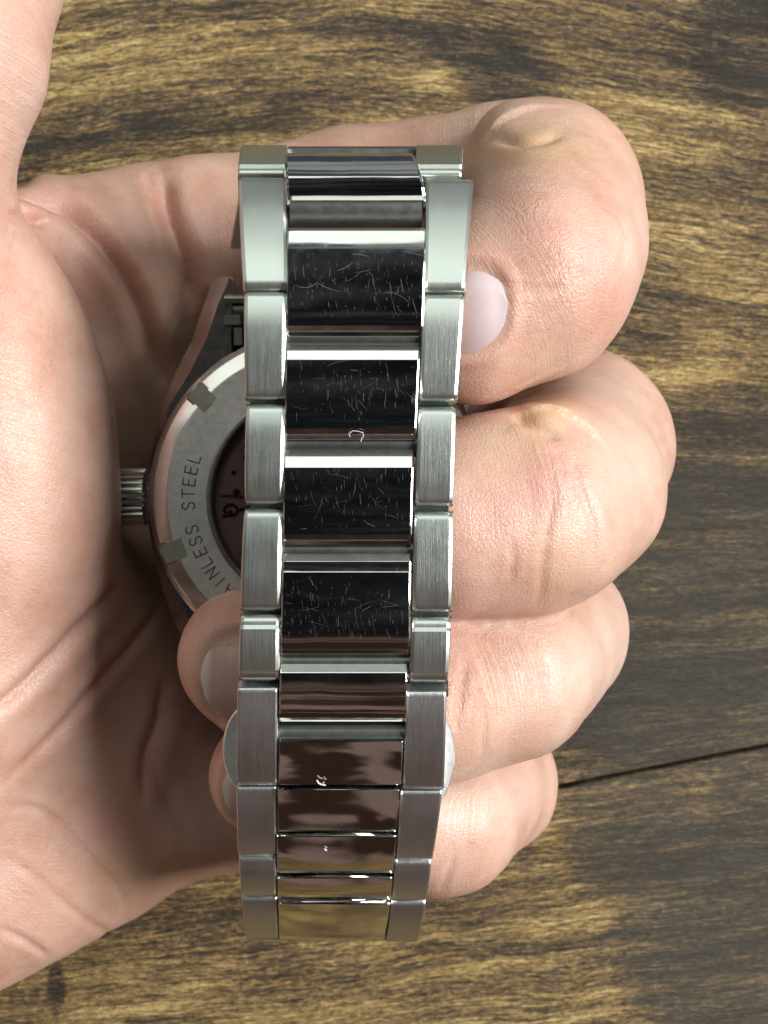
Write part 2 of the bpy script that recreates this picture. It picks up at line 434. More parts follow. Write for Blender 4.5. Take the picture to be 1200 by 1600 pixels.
VOX = 0.42; BL = 8
lo = np.array([-62.0, -72.0, 0.6]); hi = np.array([44.0, 62.0, 74.0])
nb = np.ceil((hi - lo) / (VOX * BL)).astype(int); dims = nb * BL
gx, gy, gz = np.meshgrid(*[np.arange(k) for k in nb], indexing='ij')
bi = np.stack([gx.ravel(), gy.ravel(), gz.ravel()], 1)
cent = (lo + (bi + 0.5) * VOX * BL).astype(np.float32)
dc = sdf(cent)
act = np.abs(dc) < VOX * BL * 0.5 * 1.75 * 1.5 + 1.0
G = np.empty(tuple(nb) + (BL, BL, BL), np.float32)
G[:] = dc.reshape(tuple(nb))[..., None, None, None]
off = np.stack(np.meshgrid(*[np.arange(BL)] * 3, indexing='ij'), -1).reshape(-1, 3)
ab = bi[act]
for s in range(0, len(ab), 1200):
    blk = ab[s:s + 1200]
    pts = (lo + (blk[:, None, :] * BL + off[None]) * VOX).reshape(-1, 3).astype(np.float32)
    G[blk[:, 0], blk[:, 1], blk[:, 2]] = sdf(pts).reshape(-1, BL, BL, BL)
G = G.transpose(0, 3, 1, 4, 2, 5).reshape(dims)
# flatten onto the table: the hand rests there
zc = (lo[2] + np.arange(dims[2]) * VOX)[None, None, :]
G = np.maximum(G, (1.0 - zc).astype(np.float32))

def surface_nets(G):
    S = G < 0
    X, Y, Z = G.shape
    cnt = np.zeros((X - 1, Y - 1, Z - 1), np.float32); acc = np.zeros((X - 1, Y - 1, Z - 1, 3), np.float32)
    c = lambda i, j, k: (slice(i, X - 1 + i), slice(j, Y - 1 + j), slice(k, Z - 1 + k))
    for ax in range(3):
        others = [a for a in range(3) if a != ax]
        for o1 in (0, 1):
            for o2 in (0, 1):
                A = [0, 0, 0]; A[others[0]] = o1; A[others[1]] = o2; Bq = list(A); Bq[ax] = 1
                ga, gb = G[c(*A)], G[c(*Bq)]
                m = (ga < 0) != (gb < 0)
                t = np.zeros_like(ga); t[m] = ga[m] / (ga[m] - gb[m])
                cnt += m
                for q in range(3):
                    if q == ax: acc[..., q] += t
                    else: acc[..., q] += m * float(A[q])
    has = cnt > 0
    idx = -np.ones(has.shape, np.int64); idx[has] = np.arange(has.sum())
    base = np.argwhere(has)
    verts = base + acc[has] / cnt[has][:, None]
    faces = []
    for ax in range(3):
        sl0 = [slice(1, -1)] * 3; sl1 = [slice(1, -1)] * 3
        sl0[ax] = slice(0, -1); sl1[ax] = slice(1, None)
        a, b = S[tuple(sl0)], S[tuple(sl1)]
        m = np.argwhere(a != b); sg = a[tuple(m.T)]
        o = m + 1; o[:, ax] -= 1                # grid index of edge start
        u, v = [(1, 2), (2, 0), (0, 1)][ax]
        du = np.zeros(3, int); du[u] = 1; dv = np.zeros(3, int); dv[v] = 1
        q = [idx[tuple((o - du - dv).T)], idx[tuple((o - dv).T)], idx[tuple(o.T)], idx[tuple((o - du).T)]]
        f = np.stack(q, 1)
        f[~sg] = f[~sg][:, ::-1]
        faces.append(f)
    f = np.concatenate(faces); f = f[(f >= 0).all(1)]
    return verts, f
sv, sf = surface_nets(G)
hv = lo + sv * VOX

def vnormals(v, f):
    n = np.cross(v[f[:, 2]] - v[f[:, 0]], v[f[:, 3]] - v[f[:, 1]])
    o = np.zeros_like(v)
    for k in range(4):
        for q in range(3): o[:, q] += np.bincount(f[:, k], weights=n[:, q], minlength=len(v))
    return o / (np.linalg.norm(o, axis=1)[:, None] + 1e-9)
def relax(v, f, it, lam=0.5):
    for _ in range(it):
        s = np.zeros_like(v); c = np.zeros(len(v))
        for a, b in ((0, 1), (1, 2), (2, 3), (3, 0)):
            for q in range(3):
                s[:, q] += np.bincount(f[:, a], weights=v[f[:, b], q], minlength=len(v)) + np.bincount(f[:, b], weights=v[f[:, a], q], minlength=len(v))
            c += np.bincount(f[:, a], minlength=len(v)) + np.bincount(f[:, b], minlength=len(v))
        v = v + lam * (s / c[:, None] - v)
    return v
hv = relax(hv, sf, 2)
hn = vnormals(hv, sf)

def project(v):
    d = CAMZ - v[:, 2]
    return np.stack([v[:, 0] * F / d + 600, 800 - v[:, 1] * F / d], 1)
pp = project(hv)
front = np.clip(hn[:, 2] * 2.0 + 0.4, 0, 1)
def pl_dist(pts, line):
    best = np.full(len(pts), 1e9); tt = np.zeros(len(pts)); L = np.array(line, float)
    for i in range(len(L) - 1):
        a, b = L[i], L[i + 1]; ab_ = b - a; t = np.clip(((pts - a) @ ab_) / (ab_ @ ab_), 0, 1)
        d = np.linalg.norm(pts - a - t[:, None] * ab_, axis=1); mk = d < best
        best[mk] = d[mk]; tt[mk] = (i + t[mk]) / (len(L) - 1)
    return best, tt
def spline(pts, n=24):
    P = np.array(pts, float); P = np.vstack([2 * P[0] - P[1], P, 2 * P[-1] - P[-2]]); out = []
    for i in range(1, len(P) - 2):
        for t in np.linspace(0, 1, n // (len(P) - 3) + 2)[:-1]:
            a, b, c_, d = P[i - 1:i + 3]
            out.append(0.5 * ((2 * b) + (c_ - a) * t + (2 * a - 5 * b + 4 * c_ - d) * t * t + (3 * b - 3 * c_ + d - a) * t ** 3))
    out.append(P[-2]); return out
disp = np.zeros(len(hv))
# creases: (points in photo px, depth mm, width px, z range)
CREASE = [
    ([(-30, 268), (40, 300), (112, 332), (170, 400), (212, 470), (245, 560), (262, 620)], 1.7, 13, (8, 60), 1.0),
    ([(-10, 330), (40, 345), (72, 352)], 1.0, 8, (20, 60), 0.6),
    ([(252, 262), (262, 320), (282, 385), (296, 440), (300, 500)], 1.5, 13, (8, 60), 0.8),
    ([(225, 262), (240, 300), (262, 360), (275, 420)], 0.5, 10, (8, 60), 0.6),
    ([(190, 905), (140, 965), (80, 1030), (20, 1085), (-40, 1130)], 1.3, 10, (8, 70), 0.9),
    ([(255, 935), (200, 1010), (140, 1080), (80, 1150), (0, 1225)], 0.85, 8, (4, 60), 0.9),
    ([(255, 1050), (250, 1120), (228, 1180), (222, 1262)], 1.2, 12, (4, 60), 0.8),
    ([(228, 1180), (262, 1250), (300, 1310)], 0.5, 12, (4, 60), 0.6),
    ([(0, 1255), (70, 1268), (150, 1350), (190, 1395), (198, 1440)], 0.5, 6, (4, 60), 0.5),
    ([(0, 1335), (50, 1365), (100, 1410), (150, 1450), (190, 1470)], 0.4, 6, (4, 60), 0.5),
    ([(0, 1450), (45, 1475), (80, 1500)], 0.5, 6, (4, 60), 0.5),
    ([(160, 1260), (180, 1300), (240, 1380)], 0.25, 5, (4, 60), 0.4),
    ([(770, 222), (815, 230), (850, 226), (880, 216)], 0.55, 7, (20, 70), 0.5),
    ([(744, 432), (790, 446), (840, 452), (880, 448)], 0.35, 6, (40, 75), 0.4),
    ([(800, 652), (835, 670), (880, 690)], 0.8, 9, (20, 75), 0.5),
    ([(858, 740), (862, 790), (850, 850), (846, 905), (842, 955)], 0.22, 6, (30, 75), 0.6),
    ([(890, 700), (905, 765), (925, 820), (922, 880)], 0.25, 6, (30, 75), 0.5),
    ([(800, 850), (802, 880), (795, 905)], 0.25, 5, (30, 75), 0.5),
    ([(728, 1030), (720, 1090), (712, 1150)], 0.35, 6, (30, 75), 0.5),
    ([(757, 1075), (758, 1130), (754, 1190)], 0.22, 5, (30, 75), 0.5),
    ([(712, 1330), (700, 1365), (690, 1395)], 0.2, 5, (30, 75), 0.5),
    ([(960, 330), (975, 370), (974, 420)], 0.2, 5, (30, 75), 0.5),
]
red = np.zeros(len(hv)); yel = np.zeros(len(hv)); wrk = np.full(len(hv), 0.12); pale = np.zeros(len(hv))
for ln, dep, wd, (z0, z1), rd in CREASE:
    if ln[0][1] > 900 and ln[0][0] < 300: dep *= 0.65
    d, t = pl_dist(pp, spline(ln)); mk = (hv[:, 2] > z0) & (hv[:, 2] < z1)
    fade = np.clip(np.minimum(t, 1 - t) * 5, 0.15, 1)
    g1 = np.exp(-(d / wd) ** 2); sh = np.exp(-((d - wd * 2.2) / (wd * 1.3)) ** 2)
    disp += mk * front * fade * dep * (-g1 * 0.8 + 0.28 * sh - 0.35 * np.exp(-(d / (wd * 0.33)) ** 2))
    red += mk * np.exp(-(d / (wd * 0.9)) ** 2) * rd * fade * 0.3
def spot(cx, cy, rx, ry, z0=0, z1=80):
    return np.exp(-((pp[:, 0] - cx) / rx) ** 2 - ((pp[:, 1] - cy) / ry) ** 2) * (hv[:, 2] > z0) * (hv[:, 2] < z1)
# swelling where flexed skin bulges
disp += 1.0 * spot(900, 640, 70, 50, 15, 60) + 0.8 * spot(800, 190, 70, 28, 8, 50) * 0.8 + 0.7 * spot(850, 660, 40, 22)
disp += 0.9 * spot(130, 470, 90, 110) + 0.7 * spot(40, 620, 90, 120)
for cx, cy, rx, ry, a in ((880, 400, 110, 60, .35), (960, 480, 60, 90, .3), (800, 340, 100, 50, .2), (840, 760, 60, 60, .55), (790, 800, 90, 60, .25), (700, 1060, 60, 70, .4), (860, 940, 60, 50, .15),
                          (735, 1318, 9, 9, .8), (170, 1290, 60, 50, .7), (60, 330, 60, 30, .45), (30, 900, 120, 220, .12), (240, 1190, 60, 50, .55), (330, 990, 50, 50, .35), (20, 60, 60, 60, .25),
                          (140, 400, 80, 60, .2), (300, 390, 60, 80, .25), (60, 1400, 120, 80, .25), (350, 1170, 40, 60, .35)):
    red += a * spot(cx, cy, rx, ry)
for cx, cy, rx, ry, a in ((830, 222, 60, 30, .5), (850, 655, 50, 32, .7), (775, 700, 60, 50, .45), (880, 900, 60, 70, .4), (860, 240, 90, 40, .4), (240, 540, 60, 90, .35), (200, 1380, 110, 50, .4), (830, 560, 90, 40, .25), (750, 1140, 60, 60, .25)):
    yel += a * spot(cx, cy, rx, ry)
for cx, cy, rx, ry, a in ((970, 720, 70, 110, .6), (960, 1000, 60, 90, .6), (880, 1060, 90, 60, .45), (800, 1240, 70, 50, .5), (940, 600, 60, 40, .5), (760, 180, 80, 30, .45), (700, 1270, 60, 30, .6), (990, 400, 30, 80, .5), (30, 120, 60, 120, .45), (60, 700, 90, 120, .25)):
    pale += a * spot(cx, cy, rx, ry)
for cx, cy, rx, ry, a in ((860, 400, 130, 110, .7), (760, 300, 90, 60, .9), (870, 740, 80, 60, 1.0), (950, 600, 110, 70, .7), (790, 1030, 110, 60, .8), (760, 190, 80, 40, 1.0), (720, 1230, 90, 50, .6), (930, 940, 60, 60, .6), (730, 1100, 60, 60, .6), (60, 600, 100, 160, .35), (100, 1350, 150, 100, .3), (30, 120, 70, 140, .7)):
    wrk += a * spot(cx, cy, rx, ry)
# along-finger coordinate for transverse wrinkles
along = hv[:, 0] * 0.3 + hv[:, 1]; bestd = np.full(len(hv), 3.5)
cum = 0
for k, f in FING.items():
    for ch in (f['P'], f['D']):
        for (a, r1), (b, r2) in zip(ch[:-1], ch[1:]):
            L = np.linalg.norm(b - a); t = np.clip((hv - a) @ (b - a) / L, 0, L); c0 = a + (t / L)[:, None] * (b - a)
            d = np.abs(np.linalg.norm(hv - c0, axis=1) - (r1 + (r2 - r1) * t / L))
            mk = d < bestd; bestd[mk] = d[mk]; along[mk] = (cum + t)[mk]; cum += L
        pass
    cum = 0
def smooth_attr(a_, it):
    for _ in range(it):
        t = np.zeros_like(a_); c = np.zeros(len(a_))
        for p_, q_ in ((0, 1), (1, 2), (2, 3), (3, 0)):
            t += np.bincount(sf[:, p_], weights=a_[sf[:, q_]], minlength=len(a_)) + np.bincount(sf[:, q_], weights=a_[sf[:, p_]], minlength=len(a_))
            c += np.bincount(sf[:, p_], minlength=len(a_)) + np.bincount(sf[:, q_], minlength=len(a_))
        a_ = t / c
    return a_
along = smooth_attr(along, 14)
# low frequency organic unevenness
for fr, am in ((0.11, 0.45), (0.23, 0.22), (0.5, 0.07)):
    a = rng.normal(size=(5, 3)) * fr * 1.2; ph = rng.uniform(0, 6.28, 5)
    disp += am * np.sin(hv @ a.T + ph).mean(1) * 1.6

# nails
def nail_frame(k, centre_px, tip_px, zc, half_len, half_w, R, lift):
    c = at(*centre_px, zc); t = at(*tip_px, zc) - c; t[2] = 0; t /= np.linalg.norm(t)
    return dict(c=c, t=t, hl=half_len, hw=half_w, R=R, lift=lift)
NAILS = [nail_frame(0, (692, 500), (600, 505), 57.5, 5.8, 4.6, 7.9, 0),
         nail_frame(1, (414, 1050), (300, 1047), 53.3, 6.0, 5.0, 6.8, 0),
         nail_frame(2, (432, 1222), (330, 1215), 48.5, 5.3, 4.3, 6.2, 0)]
def nail_local(v, N):
    t = N['t']; up_ = np.array([0, 0, 1.0]); b = np.cross(up_, t)
    q = v - N['c']; return q @ t, q @ b, q[:, 2]
for N in NAILS:
    u, s, h = nail_local(hv, N)
    e = (np.abs(u / N['hl']) ** 3.0 + np.abs(s / N['hw']) ** 3.0) ** (1 / 3.0)
    top = (h > 1.5) & (np.abs(u) < N['hl'] * 2) & (h < 14)
    tipside = np.clip(-u / N['hl'] + 0.9, 0, 1)
    disp += top * (-0.55 / (1 + np.exp((e - 0.98) / 0.035)) + 0.22 * np.exp(-((e - 1.12) / 0.10) ** 2) * tipside)
    red += top * 0.22 * np.exp(-((e - 1.1) / 0.12) ** 2) * tipside
disp = np.clip(disp, -3, 2)
hv2 = hv + hn * disp[:, None]
hv2 = relax(hv2, sf, 1, 0.4)
hv2[:, 2] = np.maximum(hv2[:, 2], 0.7)

mo_ = 0.5 + 0.5 * np.sin(hv @ np.array([0.09, 0.07, 0.05])) * np.sin(hv @ np.array([-0.05, 0.08, 0.03]) + 1)
me = bpy.data.meshes.new("hand")
me.vertices.add(len(hv2)); me.vertices.foreach_set('co', (hv2 * MM).astype(np.float32).ravel())
me.loops.add(len(sf) * 4); me.loops.foreach_set('vertex_index', sf.astype(np.int32).ravel())
me.polygons.add(len(sf)); me.polygons.foreach_set('loop_start', np.arange(0, len(sf) * 4, 4, dtype=np.int32))
me.update(calc_edges=True); me.validate()
me.shade_smooth(); me.materials.append(M_skin)
for nm, arr in (('red', red), ('yellow', yel), ('along', along), ('wrinkle', wrk), ('pale', pale), ('palm', np.clip((400 - pp[:, 0]) / 60, 0, 1) * np.clip(mo_, 0, 1))):
    a = me.attributes.new(nm, 'FLOAT', 'POINT'); a.data.foreach_set('value', arr.astype(np.float32))
hand = bpy.data.objects.new("hand", me); C.objects.link(hand)
tag(hand, "bare left hand, palm up, with fingers curled through the steel watch bracelet", "hand")

from mathutils.kdtree import KDTree
selk = np.where((hn[:, 2] > 0.05) & (hv2[:, 2] > 40))[0]
kd = KDTree(len(selk))
for i_, j_ in enumerate(selk): kd.insert((hv2[j_, 0], hv2[j_, 1], 0), i_)
kd.balance()
def skin_z(x, y):
    q = kd.find_n((x, y, 0), 8); zs = [hv2[selk[i], 2] for _, i, _ in q]; zm = max(zs)
    zs = [z for z in zs if z > zm - 3]; return sum(zs) / len(zs)
def make_nail(N, label):
    nu, ns = 28, 22; vs = []; fs = []; uu = []
    b = np.cross(np.array([0, 0, 1.0]), N['t'])
    for i in range(nu + 1):
        for j in range(ns + 1):
            a, c_ = i / nu * 2 - 1, j / ns * 2 - 1
            # map square to rounded oblong
            wv = (1 - abs(a) ** 2.1) ** (1 / 2.1) if abs(a) < 1 else 0.0
            wv = max(wv, 0.05)
            u = a * N['hl']; s = c_ * wv * N['hw'] * 1.02
            R = N['R']; hgt = math.sqrt(max(R * R - s * s, 0.0)) - 0.08 - 0.35 * (max(0, -a) ** 4)
            hgt -= (u / N['hl']) ** 2 * 0.35 * (1 if a > 0 else 0.2)
            p = N['c'] + N['t'] * u + b * s
            q_ = abs(s) / N['hw']
            cz = skin_z(p[0], p[1]); ctr = N['c'] + N['t'] * u
            top_c = skin_z(ctr[0], ctr[1])
            Rn = N['R'] * 0.86; roundz = top_c - (Rn - math.sqrt(max(Rn * Rn - s * s, 0.01)))
            p[2] = 0.25 * cz + 0.75 * roundz + 0.50 - 0.30 * max(0, -a) ** 6 - 0.25 * q_ ** 4
            vs.append(p); uu.append((a + 1) / 2)
    for i in range(nu):
        for j in range(ns):
            k = i * (ns + 1) + j; fs.append((k, k + ns + 1, k + ns + 2, k + 1))
    n0 = len(vs); top = list(vs)
    vs += [p - np.array([0, 0, 0.45]) for p in top]; uu += uu
    fs += [tuple(q + n0 for q in f[::-1]) for f in fs[:]]
    rim = [j for j in range(ns + 1)] + [i * (ns + 1) + ns for i in range(1, nu + 1)] + [nu * (ns + 1) + j for j in range(ns - 1, -1, -1)] + [i * (ns + 1) for i in range(nu - 1, 0, -1)]
    for a, b2 in zip(rim, rim[1:] + rim[:1]): fs.append((a, b2, b2 + n0, a + n0))
    o = mesh_obj("nail", vs, fs, M_nail, hand, 50)
    at_ = o.data.attributes.new('nail_u', 'FLOAT', 'POINT'); at_.data.foreach_set('value', np.array(uu, np.float32))
    o['label'] = label
    return o
make_nail(NAILS[0], "pale index finger nail beside the bracelet's right edge")
make_nail(NAILS[1], "ring finger nail with a white free edge left of the bracelet")
make_nail(NAILS[2], "little finger nail just showing left of the clasp")

# ------------------------------------------------------------------ watch
watch = empty("wristwatch", "steel wristwatch seen from its case back, link bracelet facing up, held in the hand", "watch")
ZP = [(190, 46), (215, 54.5), (232, 60.5), (268, 64.6), (300, 67.5), (350, 69.65), (450, 70.2), (600, 70.6), (800, 70.6), (960, 70.1), (1075, 69.0),
      (1150, 67.3), (1232, 65.0), (1300, 62.4), (1345, 60.2), (1410, 55.8), (1475, 48.6)]
def zf(py): return float(np.interp(py, [a for a, _ in ZP], [b for _, b in ZP]))

def link_mesh(name, A, Bp, profile, material, th, bev=0.22, mats=None, pmat=None, sharp=20, parent=None, sgn=1):
    """A=(xl,xr,y,z) start (top), Bp the same at the end; profile pts (t 0..1 along, h height) open polyline over the top, closed below"""
    ya, za, yb, zb = A[2], A[3], Bp[2], Bp[3]
    L = math.hypot(yb - ya, zb - za); ty, tz = (yb - ya) / L, (zb - za) / L
    ny, nz = tz * sgn, -ty * sgn
    prof = [(s, h) for s, h in profile]
    n = len(prof); P = np.array(prof)
    # inward offset normals
    e0 = P - np.roll(P, 1, 0); e1 = np.roll(P, -1, 0) - P
    e0 /= np.linalg.norm(e0, axis=1)[:, None] + 1e-9; e1 /= np.linalg.norm(e1, axis=1)[:, None] + 1e-9
    inn = np.stack([e0[:, 1] + e1[:, 1], -(e0[:, 0] + e1[:, 0])], 1); inn /= np.linalg.norm(inn, axis=1)[:, None] + 1e-9
    st = [(0.0, bev), (bev * 0.3, bev * 0.3), (bev, 0.0), (-bev, 0.0), (-bev * 0.3, bev * 0.3), (0.0, bev)]
    vs = []
    for k, (dx, ins) in enumerate(st):
        Q = P + inn * ins
        for s, h in Q:
            t = s / L; xl = A[0] + (Bp[0] - A[0]) * t; xr = A[1] + (Bp[1] - A[1]) * t
            x = (xl + dx) if k < 3 else (xr + dx)
            vs.append((x, ya + ty * s + ny * h, za + tz * s + nz * h))
    fs = []; fm = []
    for k in range(len(st) - 1):
        for i in range(n):
            j = (i + 1) % n; fs.append((k * n + i, k * n + j, (k + 1) * n + j, (k + 1) * n + i)); fm.append(pmat[i] if pmat else 0)
    fs.append(tuple(range(n))[::-1]); fs.append(tuple(range((len(st) - 1) * n, len(st) * n))); fm += [0, 0]
    return mesh_obj(name, vs, fs, material, parent or watch, sharp, mats, fm if pmat else None)

def arc(cx, cy, r, a0, a1, n=5):
    return [(cx + r * math.cos(math.radians(a0 + (a1 - a0) * i / n)), cy + r * math.sin(math.radians(a0 + (a1 - a0) * i / n))) for i in range(n + 1)]
def outer_profile(L, th=3.0, r=0.9, g=0.12, bow=0.42):
    pts = [(g, -th), (g, -r)]
    pts += [(g + r * (1 - math.cos(a)), -r + r * math.sin(a) - bow) for a in np.linspace(0.15, math.pi / 2 - 0.05, 6)]
    pts += [(L * t, -bow * (2 * t - 1) ** 2) for t in np.linspace(0.2, 0.8, 5)]
    pts += [(L - g - r * (1 - math.cos(a)), -r + r * math.sin(a) - bow) for a in np.linspace(math.pi / 2 - 0.05, 0.15, 6)]
    pts += [(L - g, -r), (L - g, -th)]
    return pts
def centre_profile(L, th=3.0, cham=0.85, bow=0.10, tail=1.7, head=0.75, gapt=0.1):
    a = cham
    drop = math.tan(math.radians(21)) * a
    pts = [(gapt, -th), (gapt, -drop - 0.62 - 0.5), (gapt + 0.12, -drop - 0.62), (gapt + head - 0.05, -drop - 0.06), (gapt + head, -drop), (gapt + head + a - 0.06, -0.03 - bow)]
    pm = [0, 0, 1, 0, 0, 0]
    s0, s1 = gapt + head + a, L - tail
    pts += [(s0 + (s1 - s0) * t, -bow * (2 * t - 1) ** 2) for t in np.linspace(0.0, 1, 7)]; pm += [0] * 7
    pts += [(s1 + tail * 0.30, -bow - 0.10), (s1 + tail * 0.55, -bow - 0.32), (s1 + tail * 0.62, -bow - 0.50), (s1 + tail * 0.80, -bow - 0.62), (s1 + tail * 0.92, -bow - 1.0), (L - 0.05, -bow - 1.5), (L - 0.05, -th)]
    pm += [0] * 6 + [1]
    return pts, pm

def pt(px, py, z=None):
    z = zf(py) if z is None else z
    return at(px, py, z)
# tilt: right-hand ends sit slightly lower in the photograph
def pair(xl, xr, py, dz=0.0):
    z = zf(py) + dz; a = at(xl, py, z); b = at(xr, py, z); return (a[0], b[0], a[1], a[2])

OUTER = [  # (py0, py1, left x0..x1 outer/inner at start & end, right inner/outer)
    (266, 446, (370, 448), (379, 450), (665, 741), (662, 728)),
    (450, 625, (380, 448), (382, 447), (661, 727), (654, 716)),
    (628, 790, (383, 447), (381, 443), (653, 714), (648, 709)),
    (794, 958, (380, 442), (374, 439), (647, 709), (643, 707)),
    (962, 1070, (374, 438), (372, 436), (643, 706), (639, 701)),
]
for i, (p0, p1, l0, l1, r0, r1) in enumerate(OUTER):
    for a, b in ((l0, l1), (r0, r1)):
        A = pair(a[0], a[1], p0 + (4 if a is r0 else 0)); Bq = pair(b[0], b[1], p1 + (3 if a is r0 else 0))
        L = math.hypot(Bq[2] - A[2], Bq[3] - A[3])
        link_mesh("outer_link", A, Bq, outer_profile(L), M_brush, 3.0, bev=0.38)
CL = [  # clasp side outer pieces
    (1078, 1232, (370, 434), (369, 433), (636, 698), (629, 694)),
    (1235, 1344, (369, 432), (371, 431), (626, 692), (619, 676)),
    (1347, 1410, (373, 431), (377, 432), (618, 675), (611, 666)),
    (1412, 1476, (377, 433), (384, 435), (611, 666), (602, 652)),
]
for i, (p0, p1, l0, l1, r0, r1) in enumerate(CL):
    for a, b in ((l0, l1), (r0, r1)):
        A = pair(a[0], a[1], p0 + (6 if a is r0 else 0)); Bq = pair(b[0], b[1], p1 + (6 if a is r0 else 0))
        L = math.hypot(Bq[2] - A[2], Bq[3] - A[3])
        link_mesh("outer_link", A, Bq, outer_profile(L, r=0.55 if i in (0, 1) else 0.8, g=0.04), M_brush2, 3.0)
CEN = [
    (346, 527, (448, 667), (447, 661), 1.85, 1.6),
    (533, 692, (446, 657), (444, 650), 0.85, 1.9),
    (699, 858, (443, 647), (441, 643), 1.0, 1.9),
    (864, 1030, (441, 643), (437, 640), 0.95, 2.0),
    (1040, 1136, (437, 637), (435, 635), 0.75, 1.2),
]
centres = []
for p0, p1, a, b, ch, tl in CEN:
    A = pair(*a, p0, 0.12); Bq = pair(*b, p1, 0.12); L = math.hypot(Bq[2] - A[2], Bq[3] - A[3])
    pr, pm = centre_profile(L, cham=ch, tail=tl, head=0.75 if p0 != 346 else 0.6)
    o = link_mesh("centre_link", A, Bq, pr, M_pol, 3.0, 0.16, [M_pol, M_matte], pm, 12); centres.append((o, A, Bq, L, ch))
CC = [(1158, 1231.5, (436, 630), (433, 627), .25), (1234, 1305, (433, 624), (433, 620), .25), (1307, 1370, (432, 620), (432, 615), .3), (1372, 1411.5, (433, 614), (433, 611), .3), (1413, 1476, (434, 610), (436, 601), .3)]
for p0, p1, a, b, ch in CC:
    A = pair(*a, p0, 0.10); Bq = pair(*b, p1, 0.10); L = math.hypot(Bq[2] - A[2], Bq[3] - A[3])
    n_ = [(0.05, -2.6), (0.05, -0.3), (0.05, -0.04), (0.09, -0.01)] + [(0.7 + (L - 1.3) * t, -0.32 * t ** 2 + 0.0) for t in np.linspace(0.1, 1, 7)] + [(L - 0.12, -0.40), (L - 0.04, -0.7), (L - 0.04, -2.6)]
    link_mesh("centre_link", A, Bq, n_, M_pol, 3.0, 0.16, sharp=25)

# link at the top turn and the hidden run back to the lugs: (xl, xr, y, z)
def w_(xl, xr, y, z): return (xl, xr, y, z)
z0 = zf(264)
T0 = (at(370, 264, z0)[0], at(722, 268, z0)[0], at(0, 264, z0)[1], z0 - .1)
T1 = (-14.2, 7.9, 37.2, 59.6)
TOPS = [(T0, T1), (T1, (-15.2, 6.0, 37.6, 47.5)), ((-15.2, 6.0, 37.6, 47.5), (-17.2, 3.0, 31.5, 40.8))]
for A, Bq in TOPS:
    L = math.hypot(Bq[2] - A[2], Bq[3] - A[3])
    for s in (0, 1):
        wl = 4.6
        a_ = (A[0], A[0] + wl, A[2], A[3]) if s == 0 else (A[1] - wl, A[1], A[2], A[3])
        b_ = (Bq[0], Bq[0] + wl, Bq[2], Bq[3]) if s == 0 else (Bq[1] - wl, Bq[1], Bq[2], Bq[3])
        link_mesh("outer_link", a_, b_, outer_profile(L, r=0.8), M_brush, 3.0, sgn=-1)
# centre links at the turn
A = pair(447, 667, 303, 0.3); Bq0 = pair(443, 645, 232, 0.0)
def rev(A, Bq): return A, Bq
_p0, _p1 = at(443, 232, 65.4), at(645, 232, 65.4)
TC = [((_p0[0], _p1[0], _p0[1], 65.4), A), (T1 and (-9.5, 2.8, 37.2, 54.0), (-9.6, 3.4, 36.4, 59.0)), ]
a_, b_ = TC[0]; L = math.hypot(b_[2] - a_[2], b_[3] - a_[3])
pr = [(0.0, -2.6), (0.0, -0.9), (0.25, -0.35), (0.7, -0.05), (L * 0.35, 0.28), (L * 0.58, 0.42), (L * 0.68, 0.40), (L * 0.70, 0.36), (L * 0.86, 0.02), (L * 0.88, -0.05), (L * 0.97, -0.42), (L, -0.9), (L, -2.6)]
link_mesh("centre_link", a_, b_, pr, M_pol, 3.0, 0.3, sharp=16)
a_, b_ = TC[1]; a_ = (-10.2, 3.2, 38.0, 48.0); b_ = (-9.8, 4.2, 37.4, 58.2); L = math.hypot(b_[2] - a_[2], b_[3] - a_[3])
link_mesh("centre_link", b_, a_, outer_profile(L, 3.0, 0.8), M_matte, 3.0, sgn=-1)
a_ = (-12.0, 0.5, 31.8, 41.0); b_ = (-10.8, 2.5, 37.4, 47.6); L = math.hypot(b_[2] - a_[2], b_[3] - a_[3])
link_mesh("centre_link", b_, a_, outer_profile(L, 2.4, 0.8), M_pol, 3.0, sgn=-1)
# bottom run back to the lugs
run = [at(0, 1478, 48.2)[1:], (-47.6, 38.5), (-42.0, 33.2), (-33.0, 33.4), (-26.5, 36.5)]
xs = [(-14.7, 3.6), (-15.2, 3.4), (-15.8, 2.9), (-17.0, 2.4), (-17.4, 2.2)]
for i in range(4):
    (y0, za), (y1, zb) = run[i], run[i + 1]; L = math.hypot(y1 - y0, zb - za)
    # outer side faces away from the loop centre
    c0, c1 = (xs[i][0], xs[i][1], y0, za), (xs[i + 1][0], xs[i + 1][1], y1, zb)
    for lo_, hi_ in ((0.0, 0.24), (0.25, 0.75), (0.76, 1.0)):
        q = lambda c, a: c[0] + (c[1] - c[0]) * a
        A = (q(c0, lo_), q(c0, hi_), c0[2], c0[3]); Bq = (q(c1, lo_), q(c1, hi_), c1[2], c1[3])
        link_mesh("outer_link" if hi_ != 0.75 else "centre_link", A, Bq, [(s, -h if False else h) for s, h in outer_profile(L, 2.6, 0.8)], M_brush2 if hi_ != 0.75 else M_pol, 3)

